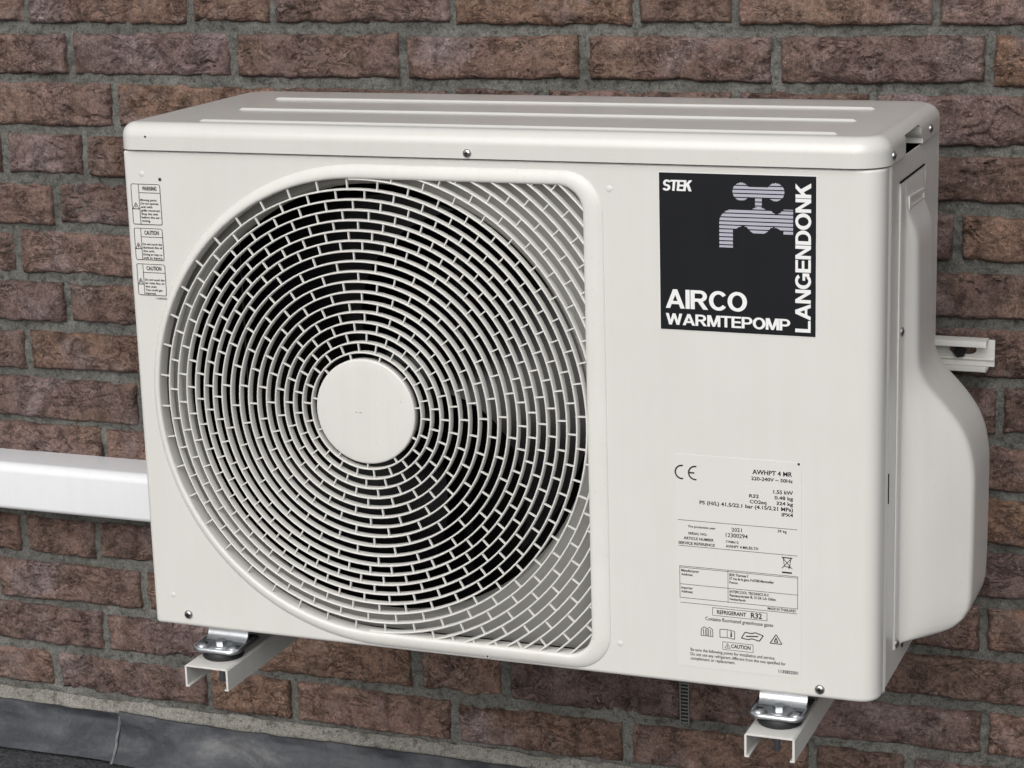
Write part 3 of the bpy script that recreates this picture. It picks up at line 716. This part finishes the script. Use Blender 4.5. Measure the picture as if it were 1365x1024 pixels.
# top cover: folded lid with rounded edges, ribs and a hand notch on the right
ZT = 0.5115; ZC = 0.4856
CX0, CX1, CY0, CY1 = -0.0022, WX + 0.0026, -0.0040, 0.2745
lv = [(0.0, ZC)] + [(0.0, ZC + 0.0006), (0.0, ZT - 0.0145), (0.0, ZT - 0.0135)] + [(0.0135 * (1 - math.cos(R(a))), ZT - 0.0135 + 0.0135 * math.sin(R(a))) for a in range(9, 91, 9)]
def cov(ins, z): return [(x, y, z) for x, y in rrect(CX0 + ins, CY0 + ins, CX1 - ins, CY1 - ins, [max(0.0015, r - ins) for r in (0.016, 0.030, 0.034, 0.030)], 10)]
mb = MB(); mb.loft([cov(i_, z) for i_, z in lv], cap0=True, cap1=True)
TC = fix_normals(mb.obj('top_cover', COVER, HP, (0.37, 0.13, 0.5), smooth=40))
mb = MB()
cut_poly = [(0.082, 0.480), (0.082, 0.5035), (0.146, 0.5045), (0.151, 0.502), (0.153, 0.497), (0.156, 0.492), (0.160, 0.4905), (0.160, 0.480)]
prism(mb, cut_poly, [], lambda a, b, t: (t, a, b), WX - 0.020, WX + 0.02)
CUT = fix_normals(mb.obj('cutter', COVER))
bo = TC.modifiers.new('notch', 'BOOLEAN'); bo.operation = 'DIFFERENCE'; bo.object = CUT; bo.solver = 'EXACT'
bpy.context.view_layer.update()
dg = bpy.context.evaluated_depsgraph_get(); nm = bpy.data.meshes.new_from_object(TC.evaluated_get(dg)); TC.modifiers.clear(); TC.data = nm
nm.polygons.foreach_set('use_smooth', [True] * len(nm.polygons)); nm.set_sharp_from_angle(angle=R(40))
bpy.data.objects.remove(CUT)
for y, xa, xb in ((0.0205, 0.076, 0.699), (0.1090, 0.0715, 0.696), (0.1960, 0.067, 0.694)):
    mb = MB(); rings = []
    for k in range(9):
        q = -1 + 2 * k / 8; w_ = q * 0.0030; hgt = 0.0019 * (math.cos(q * math.pi) * .5 + .5)
        rings.append([(xa, y + w_, ZT - 0.0003), (xa + 0.004, y + w_, ZT + hgt), (xb - 0.004, y + w_, ZT + hgt), (xb, y + w_, ZT - 0.0003)])
    mb.loft(rings, closed=False); fix_normals(mb.obj('cover_rib', COVER, TC, (0.38, y, ZT), smooth=60))
screw('cover_screw', (0.3634, CY0 + 0.0001, 0.4905), 'y', TC, 0.0042)
screw('cover_screw', (CX1 - 0.0001, 0.0290, 0.4930), 'x', TC, 0.0040, STEEL, 1)
screw('cover_screw', (CX1 - 0.0001, 0.1960, 0.4945), 'x', TC, 0.0040, STEEL, 1)
MB().lathe([(0.0, -0.0003), (0.0011, -0.0003), (0.0011, 0.0003)], (0.0296, CY0 - 0.00005, 0.4985), n=10).obj('pin_hole_shade', BLACK, TC, (0.0296, CY0, 0.4985))  # tiny black disc, colour gives the shade of a pin-sized opening

# zinc feet under the base
for xa, xb in ARMS:
    cx = (xa + xb) / 2 + 0.001
    for cy, ysg in ((0.006, -1), (0.205, 1)):
        z0 = AZ + 0.0090; yf = cy + ysg * 0.0225; yr = cy - ysg * 0.030
        ya_, yb_ = min(yf, yr), max(yf, yr)
        rs = (0.012, 0.012, 0.002, 0.002) if ysg < 0 else (0.002, 0.002, 0.012, 0.012)
        mb = MB()
        def ol(ins, z): return [(x, y, z) for x, y in rrect(cx - 0.0265 + ins, ya_ + ins, cx + 0.0265 - ins, yb_ - ins, [max(0.0008, r - ins) for r in rs], 6)]
        mb.loft([ol(0.001, z0), ol(0.0, z0 + 0.0008), ol(0.0, z0 + 0.0036), ol(0.0008, z0 + 0.0046), ol(0.0020, z0 + 0.0050), ol(0.0034, z0 + 0.0042), ol(0.0050, z0 + 0.0034)], cap0=True, cap1=True)
        ft = fix_normals(mb.obj('foot', ZINC, HP, (cx, cy, z0), smooth=45))
        # riser bent up to the base pan
        yq = cy - ysg * 0.012
        mb = MB(); prf = [(yq + ysg * 0.007, z0 + 0.0036), (yq + ysg * 0.002, z0 + 0.0070), (yq, z0 + 0.0120), (yq, -0.0030), (yq - ysg * 0.001, 0.0012), (yq - ysg * 0.004, 0.0012), (yq - ysg * 0.0035, -0.003), (yq - ysg * 0.0035, z0 + 0.0120), (yq - ysg * 0.001, z0 + 0.0036)]
        mb.loft([[(x, y, z) for y, z in prf] for x in (cx - 0.0225, cx + 0.0225)], cap0=True, cap1=True)
        fix_normals(mb.obj('riser', ZINC, ft, (cx, yq, z0), smooth=40))
        by = cy + ysg * 0.004
        mb = MB(); hexa = [(cx + 0.0062 * math.cos(R(60 * i + 12)), by + 0.0062 * math.sin(R(60 * i + 12))) for i in range(6)]
        mb.lathe([(0.0125, 0.0), (0.0125, 0.0008), (0.0115, 0.0012), (0.0, 0.0012)], (cx, by, z0 + 0.0034), 'z', 24)
        prism(mb, hexa, [], lambda a, b, t: (a, b, t), z0 + 0.0044, z0 + 0.0084)
        fix_normals(mb.obj('bolt', ZINC, ft, (cx, by, z0), smooth=30))
        for dx in (-0.0185, 0.0185):
            MB().box((cx + dx - 0.003, by - 0.0022, z0 + 0.0030), (cx + dx + 0.003, by + 0.0022, z0 + 0.00375)).obj('slot', BLACK, ft, (cx + dx, by, z0))  # black block on the plate, shade of an opening painted in
            mb = MB(); mb.lathe([(0.0052, 0.0), (0.0046, 0.0014), (0.0030, 0.0022), (0.0, 0.0024)], (cx + dx * 0.94, by + ysg * 0.0085, z0 + 0.0034), 'z', 14)
            mb.obj('boss', ZINC, ft, (cx + dx, by, z0), smooth=60)

# ------------------------------------------------------------------ writing and stickers (flat print on thin films)
_tc = {}


def glyphs(s, bold):
    key = (s, bold)
    if key in _tc: return _tc[key]
    cu = bpy.data.curves.new('t', 'FONT'); cu.body = s; cu.size = 1.0; cu.fill_mode = 'FRONT'; cu.resolution_u = 3
    cu.offset = {0: 0.010, 1: 0.023, 2: 0.028, 3: 0.036}[bold]
    o = bpy.data.objects.new('t', cu); COL.objects.link(o); bpy.context.view_layer.update()
    me = bpy.data.meshes.new_from_object(o.evaluated_get(bpy.context.evaluated_depsgraph_get()))
    V = [tuple(v.co)[:2] for v in me.vertices]; F = [tuple(p.vertices) for p in me.polygons]
    bpy.data.objects.remove(o); bpy.data.curves.remove(cu); bpy.data.meshes.remove(me)
    _tc[key] = (V, F); return V, F


CAP = max(v[1] for v in glyphs('H', 0)[0])


def text(mb, s, x0, x1, z, h, bold=1, y=0.0, rot=False, shear=0.0):
    """fit string s between x0 and x1 on baseline z with cap height h (rot: reading upwards, x0..x1 along z, z = baseline x)"""
    V, F = glyphs(s, bold); a0 = min(v[0] for v in V); a1 = max(v[0] for v in V)
    kx = (x1 - x0) / (a1 - a0); kz = h / CAP; out = []
    for a, b in V:
        p, q = x0 + (a - a0) * kx, b * kz
        p += shear * q
        out.append((z - q, y, p) if rot else (p, y, z + q))
    mb.add(out, F)


def rect(mb, x0, z0, x1, z1, y): mb.add([(x0, y, z0), (x1, y, z0), (x1, y, z1), (x0, y, z1)], [(0, 1, 2, 3)])
def frame(mb, x0, z0, x1, z1, w, y, r=0.0):
    o_ = rrect(x0, z0, x1, z1, max(r, 1e-5), 4); i_ = rrect(x0 + w, z0 + w, x1 - w, z1 - w, max(r - w, 1e-5), 4); n = len(o_)
    mb.add([(a, y, b) for a, b in o_ + i_], [(k, (k + 1) % n, n + (k + 1) % n, n + k) for k in range(n)])
def line(mb, pts, w, y):
    for (a, b), (c, d) in zip(pts[:-1], pts[1:]):
        l = math.hypot(c - a, d - b); nx_, nz_ = -(d - b) / l * w / 2, (c - a) / l * w / 2
        mb.add([(a + nx_, y, b + nz_), (c + nx_, y, d + nz_), (c - nx_, y, d - nz_), (a - nx_, y, b - nz_)], [(0, 1, 2, 3)])
def tri_icon(mb, x0, z0, x1, z1, w, y):
    m = (x0 + x1) / 2; line(mb, [(x0, z0), (m, z1), (x1, z0), (x0, z0)], w, y)


# company sticker
SX0, SX1, SZ0, SZ1 = 0.5438, 0.6848, 0.3367, 0.4776
mb = MB(); mb.box((SX0, -0.0006, SZ0), (SX1, -0.00005, SZ1))
ST = mb.obj('company_sticker', STICK, HP, (0.614, 0, 0.407)); tag(ST, 'square black sticker with white lettering and a striped tap drawing')
mb = MB(); frame(mb, SX0 - 0.0006, SZ0 - 0.0006, SX1 + 0.0006, SZ1 + 0.0006, 0.0006, -0.0003); mb.obj('sticker_edge', WHITEP, ST, (0.614, 0, 0.407))
YT = -0.0009

# bold grotesque capitals drawn as polygons and arcs (unit cap height)
def _R(a, b, c, d): return ('p', [(a, b), (c, b), (c, d), (a, d)])
def _A(cx, cy, rx, ry, ix, iy, a0, a1): return ('a', cx, cy, rx, ry, ix, iy, a0, a1)
SM = _R(0, 0, .205, 1)
LET = {'A': (1.0, [('p', [(0, 0), (.215, 0), (.605, 1), (.395, 1)]), ('p', [(1, 0), (.785, 0), (.395, 1), (.605, 1)]), _R(.2, .22, .8, .385)]),
       'I': (.205, [SM]),
       'R': (.92, [SM, _R(.2, .835, .5, 1), _R(.2, .40, .5, .565), _A(.5, .70, .355, .30, .15, .135, -90, 90), ('p', [(.38, .41), (.60, .45), (.92, 0), (.67, 0)])]),
       'P': (.84, [SM, _R(.2, .835, .48, 1), _R(.2, .36, .48, .525), _A(.48, .68, .36, .32, .155, .155, -90, 90)]),
       'D': (.87, [SM, _R(.2, .835, .4, 1), _R(.2, 0, .4, .165), _A(.4, .5, .47, .5, .26, .335, -90, 90)]),
       'O': (1.0, [_A(.5, .5, .5, .515, .285, .34, 0, 360)]),
       'C': (.92, [_A(.49, .5, .49, .515, .28, .34, 38, 322)]),
       'G': (.98, [_A(.49, .5, .49, .515, .28, .34, 38, 318), _R(.53, .37, .97, .535), _R(.78, .10, .97, .45)]),
       'W': (1.33, [('p', [(0, 1), (.215, 1), (.46, 0), (.26, 0)]), ('p', [(.26, 0), (.46, 0), (.77, 1), (.56, 1)]), ('p', [(.56, 1), (.77, 1), (1.07, 0), (.87, 0)]), ('p', [(.87, 0), (1.07, 0), (1.33, 1), (1.115, 1)])]),
       'M': (1.04, [_R(0, 0, .19, 1), _R(.85, 0, 1.04, 1), ('p', [(0, 1), (.28, 1), (.60, 0), (.44, 0)]), ('p', [(1.04, 1), (.76, 1), (.44, 0), (.60, 0)])]),
       'N': (.83, [_R(0, 0, .195, 1), _R(.635, 0, .83, 1), ('p', [(0, 1), (.205, 1), (.83, 0), (.625, 0)])]),
       'T': (.84, [_R(0, .835, .84, 1), _R(.318, 0, .522, .9)]),
       'E': (.77, [SM, _R(.1, .835, .75, 1), _R(.1, .42, .71, .585), _R(.1, 0, .77, .165)]),
       'L': (.72, [SM, _R(.1, 0, .72, .165)]),
       'K': (.90, [SM, ('p', [(.15, .28), (.15, .56), (.60, 1), (.87, 1)]), ('p', [(.33, .55), (.50, .70), (.90, 0), (.64, 0)])]),
       'S': (.84, [_A(.42, .715, .40, .30, .195, .13, 20, 270), _A(.42, .285, .42, .30, .205, .13, -160, 90)])}


def bold_text(mb, s, x0, x1, z, h, y, rot=False, shear=0.0, gap=0.10):
    tot = sum(LET[c][0] for c in s) + gap * (len(s) - 1); kx = (x1 - x0) / tot; px = 0.0
    for c in s:
        wd_, prims = LET[c]
        for k, pr_ in enumerate(prims):
            if pr_[0] == 'p': pts = pr_[1]; F = [tuple(range(len(pts)))]
            else:
                _, cx, cy, rx, ry, ix, iy, a0, a1 = pr_; n = 28
                pts = [(cx + rx * math.cos(R(a0 + (a1 - a0) * i / n)), cy + ry * math.sin(R(a0 + (a1 - a0) * i / n))) for i in range(n + 1)] + [(cx + ix * math.cos(R(a0 + (a1 - a0) * i / n)), cy + iy * math.sin(R(a0 + (a1 - a0) * i / n))) for i in range(n + 1)]
                F = [(i, i + 1, n + 2 + i, n + 1 + i) for i in range(n)]
            yy = y - 0.00003 * k; V = []
            for a, b in pts:
                p_, q_ = x0 + (px + a) * kx + shear * b * h, b * h
                V.append((z - q_, yy, p_) if rot else (p_, yy, z + q_))
            mb.add(V, F)
        px += wd_ + gap


for wrd, a, b, z, h, rt, shr, gp in (('STEK', 0.5468, 0.5730, 0.4617, 0.0096, False, 0.10, 0.0), ('AIRCO', 0.5488, 0.6231, 0.3562, 0.0172, False, 0, 0.06),
                                     ('WARMTEPOMP', 0.5488, 0.6620, 0.3412, 0.0103, False, 0, 0.05), ('LANGENDONK', 0.3403, 0.4713, 0.6805, 0.0137, True, 0, 0.06)):
    mb = MB(); bold_text(mb, wrd, a, b, z, h, YT, rt, shr, gp)
    for q in ((1, 2) if wrd == 'STEK' else (1,)): bold_text(mb, wrd, a + 0.0004 * q, b + 0.0004 * q, z, h, YT - 0.0002 * q, rt, shr, gp)
    mb.obj('lettering', WHITEP, ST, (0.614, 0, 0.407))
# striped tap
def tap(x, z):
    C = lambda cx, cz, r: (x - cx) ** 2 + (z - cz) ** 2 <= r * r
    if C(.6185, .4627, .0078) or C(.6491, .4631, .0078): return True
    if .6185 < x < .6491 and .4583 < z < .4672: return True
    if .6308 < x < .6368 and .4495 < z < .459: return True
    if C(.6342, .4374, .0119): return True
    if .6562 < x < .6646 and .4257 < z < .4483: return True
    if .6096 <= x < .6600 and .4300 < z < .4466: return not (C(.6500, .4497, .0056) or C(.6200, .4238, .0085) or C(.6475, .4240, .0082))
    if .5985 < x < .6110:
        if z < .4345: return x < .6122 and z > .4128
        return ((x - .6100) / .0115) ** 2 + ((z - .4345) / .0121) ** 2 <= 1
    return False
mb = MB(); z = 0.4712; st = 0.00352; xs = np.linspace(0.597, 0.666, 277); dxs = xs[1] - xs[0]
while z > 0.412:
    for k in range(4):
        za, zb2 = z - st * 0.72 * k / 4, z - st * 0.72 * (k + 1) / 4; zm = (za + zb2) / 2; run = None
        for x in list(xs) + [9]:
            isin = x < 9 and tap(x, zm)
            if isin and run is None: run = x
            if not isin and run is not None:
                rect(mb, run - dxs / 2, zb2, (xs[-1] if x == 9 else x) - dxs / 2, za, YT); run = None
    z -= st
mb.obj('tap_emblem', LILAC, ST, (0.63, 0, 0.44))

# rating label
LX0, LX1, LZ0, LZ1 = 0.5560, 0.6728, 0.0176, 0.2214
mb = MB(); prism(mb, rrect(LX0, LZ0, LX1, LZ1, 0.003, 4), [], lambda a, b, t: (a, t, b), -0.00035, -0.00003)
RL_ = fix_normals(mb.obj('rating_label', LABEL, HP, (0.614, 0, 0.12))); tag(RL_, 'pale rating label crowded with small black print')
YT = -0.0006
RT = [('AWHPT 4 MR', 0.6278, 0.6643, 0.2081, 0.0041, 1), ('220-240V ~ 50Hz', 0.6267, 0.6648, 0.2024, 0.0031, 1), ('1.55 kW', 0.6471, 0.665, 0.1914, 0.0033, 1), ('R32', 0.6248, 0.6337, 0.1859, 0.0031, 1),
      ('0.48 kg', 0.6482, 0.6651, 0.1861, 0.0031, 1), ('CO2eq', 0.6253, 0.6407, 0.1806, 0.0031, 1), ('324 kg', 0.6498, 0.6651, 0.181, 0.0031, 1), ('PS (H/L) 41.5/22.1 bar (4.15/2.21 MPa)', 0.5784, 0.6651, 0.1757, 0.0033, 1),
      ('IPX4', 0.6547, 0.6651, 0.1707, 0.0031, 1), ('The production year', 0.5671, 0.5932, 0.1527, 0.002, 1), ('2021', 0.6083, 0.6178, 0.1523, 0.0036, 0), ('39 kg', 0.6509, 0.6593, 0.1554, 0.0022, 1),
      ('SERIAL NO.', 0.5674, 0.5854, 0.1460, 0.0022, 1), ('12300294', 0.6028, 0.6233, 0.1467, 0.0038, 0), ('ARTICLE NUMBER', 0.5631, 0.5916, 0.1410, 0.0025, 1), ('7708612', 0.6028, 0.6148, 0.1412, 0.002, 1),
      ('SERVICE REFERENCE', 0.558, 0.5925, 0.1362, 0.0025, 1), ('AWHPT 4 MR.RS.TH', 0.6027, 0.633, 0.1367, 0.0025, 1), ('Manufacturer', 0.5604, 0.5774, 0.1097, 0.0024, 1), ('Address:', 0.5604, 0.5715, 0.1060, 0.0022, 1),
      ('BDR Thermea F', 0.606, 0.6238, 0.1097, 0.0024, 1), ('57 rue de la gare, F-67580 Mertzwiller', 0.606, 0.6476, 0.1062, 0.0024, 1), ('France', 0.606, 0.6139, 0.1025, 0.0022, 1), ('Importer', 0.5603, 0.5714, 0.0931, 0.0022, 1),
      ('Address:', 0.5602, 0.5713, 0.0895, 0.0022, 1), ('INTERCOOL TECHNICS B.V.', 0.6062, 0.6433, 0.0936, 0.0024, 1), ('Pasteurstraat 8, 5126 LA Gilze', 0.6062, 0.6493, 0.0900, 0.0024, 1), ('Netherlands', 0.6062, 0.6212, 0.0865, 0.0022, 1),
      ('MADE IN THAILAND', 0.6418, 0.6678, 0.0810, 0.0024, 1), ('REFRIGERANT', 0.5941, 0.6216, 0.072, 0.0036, 1), ('R32', 0.626, 0.6365, 0.0713, 0.005, 1), ('Contains fluorinated greenhouse gases', 0.583, 0.647, 0.0647, 0.0034, 0),
      ('CAUTION', 0.6074, 0.6257, 0.0402, 0.0036, 1), ('Be sure the following points for installation and service.', 0.5686, 0.6487, 0.0332, 0.0030, 0),
      ('Do not use any refrigerant different from the one specified for', 0.5686, 0.6586, 0.0288, 0.0030, 0), ('complement or replacement.', 0.5686, 0.6112, 0.0246, 0.0030, 0), ('1135852501', 0.652, 0.6702, 0.0212, 0.0029, 1)]
mb = MB()
for s_, a, b, z, h, bo_ in RT: text(mb, s_, a, b, z, h, bo_, YT)
w = 0.00042
rect(mb, 0.5578, 0.1590, 0.6688, 0.1590 + w, YT); rect(mb, 0.5580, 0.1344, 0.6692, 0.1344 + w, YT); rect(mb, 0.5592, 0.0795, 0.6694, 0.0795 + w, YT)
frame(mb, 0.5588, 0.0842, 0.6698, 0.1152, w, YT); rect(mb, 0.5588, 0.1135, 0.6698, 0.1139, YT); rect(mb, 0.6045, 0.0842, 0.6045 + w, 0.1152, YT); rect(mb, 0.5588, 0.0974, 0.6698, 0.0974 + w, YT)
frame(mb, 0.5898, 0.0699, 0.6414, 0.0777, w, YT); frame(mb, 0.5992, 0.0377, 0.6283, 0.0456, w, YT); tri_icon(mb, 0.6014, 0.0395, 0.6066, 0.0441, w, YT); rect(mb, 0.6037, 0.0402, 0.6043, 0.0424, YT)
rect(mb, 0.6692, 0.2192, 0.6712, 0.2213, YT)
# CE mark
for cx_, full in ((0.5620, False), (0.5746, True)):
    arc = [(cx_ + 0.0062 * math.cos(R(a)), 0.2046 + 0.0062 * math.sin(R(a))) for a in range(80, 281, 10)]
    line(mb, arc, 0.0014, YT)
    if full: rect(mb, cx_ - 0.006, 0.2039, cx_ - 0.0008, 0.2053, YT)
# crossed-out bin, bar, booklets, triangle
line(mb, [(0.6562, 0.1318), (0.6573, 0.1236), (0.6621, 0.1236), (0.6632, 0.1318), (0.6562, 0.1318)], 0.0006, YT); line(mb, [(0.6548, 0.1326), (0.6646, 0.1216)], 0.0006, YT); line(mb, [(0.6646, 0.1326), (0.6548, 0.1216)], 0.0006, YT)
rect(mb, 0.6556, 0.1316, 0.6638, 0.1325, YT); rect(mb, 0.6607, 0.1222, 0.6625, 0.1238, YT); rect(mb, 0.6550, 0.1172, 0.6642, 0.1187, YT)
line(mb, [(0.5788, 0.0492), (0.5792, 0.0560), (0.5818, 0.0580), (0.5845, 0.0565), (0.5872, 0.0580), (0.5898, 0.0560), (0.5902, 0.0492), (0.5845, 0.0495), (0.5788, 0.0492)], 0.0006, YT); line(mb, [(0.5845, 0.0565), (0.5845, 0.0495)], 0.0006, YT)
for q in (0.5812, 0.5832, 0.5860, 0.5880): rect(mb, q - 0.0003, 0.0500, q + 0.0003, 0.0560, YT)
line(mb, [(0.5968, 0.0494), (0.5968, 0.0572), (0.6030, 0.0576), (0.6107, 0.0566), (0.6107, 0.0488), (0.6030, 0.0498), (0.5968, 0.0494)], 0.0006, YT); rect(mb, 0.6035, 0.0498, 0.6039, 0.0576, YT); rect(mb, 0.6068, 0.0505, 0.6082, 0.0545, YT); rect(mb, 0.6069, 0.0550, 0.6081, 0.0562, YT)
line(mb, [(0.6172, 0.0508), (0.6205, 0.0568), (0.6270, 0.0562), (0.6300, 0.0574), (0.6377, 0.0552), (0.6340, 0.0496), (0.6270, 0.0512), (0.6235, 0.0500), (0.6172, 0.0508)], 0.0009, YT); line(mb, [(0.6215, 0.0530), (0.6330, 0.0540)], 0.0011, YT)
tri_icon(mb, 0.6441, 0.0489, 0.6551, 0.0577, 0.0008, YT); tri_icon(mb, 0.6480, 0.0504, 0.6512, 0.0545, 0.0009, YT)
mb.obj('print', INK, RL_, (0.614, 0, 0.12))

# three warning labels at the top left
def warn(x0, z0, x1, z1, zh, xd, head, lines):
    mb = MB(); prism(mb, rrect(x0, z0, x1, z1, 0.002, 4), [], lambda a, b, t: (a, t, b), -0.00030, -0.00003)
    o = fix_normals(mb.obj('warning_label', LABEL, HP, ((x0 + x1) / 2, 0, (z0 + z1) / 2)))
    tag(o, 'small outlined label headed ' + head + ' with a warning triangle')
    mb = MB(); w = 0.0006; frame(mb, x0, z0, x1, z1, w, YT, 0.002); rect(mb, xd, z0, xd + w, z1, YT); rect(mb, xd, zh, x1, zh + w, YT)
    xm = (xd + x1) / 2; hw = (x1 - xd) * 0.33; text(mb, head, xm - hw, xm + hw, zh + (z1 - zh) * 0.30, (z1 - zh) * 0.42, 2, YT)
    zc_ = (z0 + zh) / 2 + 0.0018; tri_icon(mb, x0 + 0.001, zc_ - 0.002, xd - 0.0006, zc_ + 0.004, 0.0006, YT); rect(mb, (x0 + xd) / 2 - 0.0002, zc_ - 0.0008, (x0 + xd) / 2 + 0.0006, zc_ + 0.0018, YT); rect(mb, x0, zc_ - 0.0024, xd, zc_ - 0.0019, YT)
    for k, ln in enumerate(lines):
        ww = (x1 - xd - 0.003) * min(1.0, len(ln) / 15.0); text(mb, ln, xd + 0.0015, xd + 0.0015 + ww, zh - 0.0078 - k * 0.0034, 0.0021, 1, YT)
    mb.obj('print', INK, o, ((x0 + x1) / 2, 0, (z0 + z1) / 2))
warn(0.0075, 0.4122, 0.0400, 0.4522, 0.4432, 0.0158, 'WARNING', ['Moving parts.', 'Do not operate', 'unit with', 'grille removed.', 'Stop the unit', 'before the ser-', 'vicing.'])
warn(0.0077, 0.3772, 0.0394, 0.4088, 0.3998, 0.0150, 'CAUTION', ['Do not touch the', 'aluminum fins of', 'the unit.', 'Doing so may re-', 'sult in injury.'])
warn(0.0078, 0.3420, 0.0395, 0.3735, 0.3645, 0.0146, 'CAUTION', ['Do not touch the', 'air inlet fins or', 'the unit.', 'You could get', 'injured.'])
mb = MB(); text(mb, '1135852502', 0.0270, 0.0392, 0.3386, 0.0017, 0, YT)
mb.obj('panel_print', INK, FP, (0.03, 0, 0.4))
mb = MB(); rect(mb, 0.0390, 0.4555, 0.0418, 0.4584, YT); mb.obj('square_mark', INK, FP, (0.04, 0, 0.457))
# faint mould marks on the hub cap
mb = MB(); rect(mb, HX - 0.0105, HZ - 0.0012, HX - 0.0078, HZ - 0.0008, -0.00345); rect(mb, HX - 0.006, HZ - 0.0014, HX - 0.0035, HZ - 0.0008, -0.00345)
mb.obj('mould_mark', VENT, GR, (HX, 0, HZ))
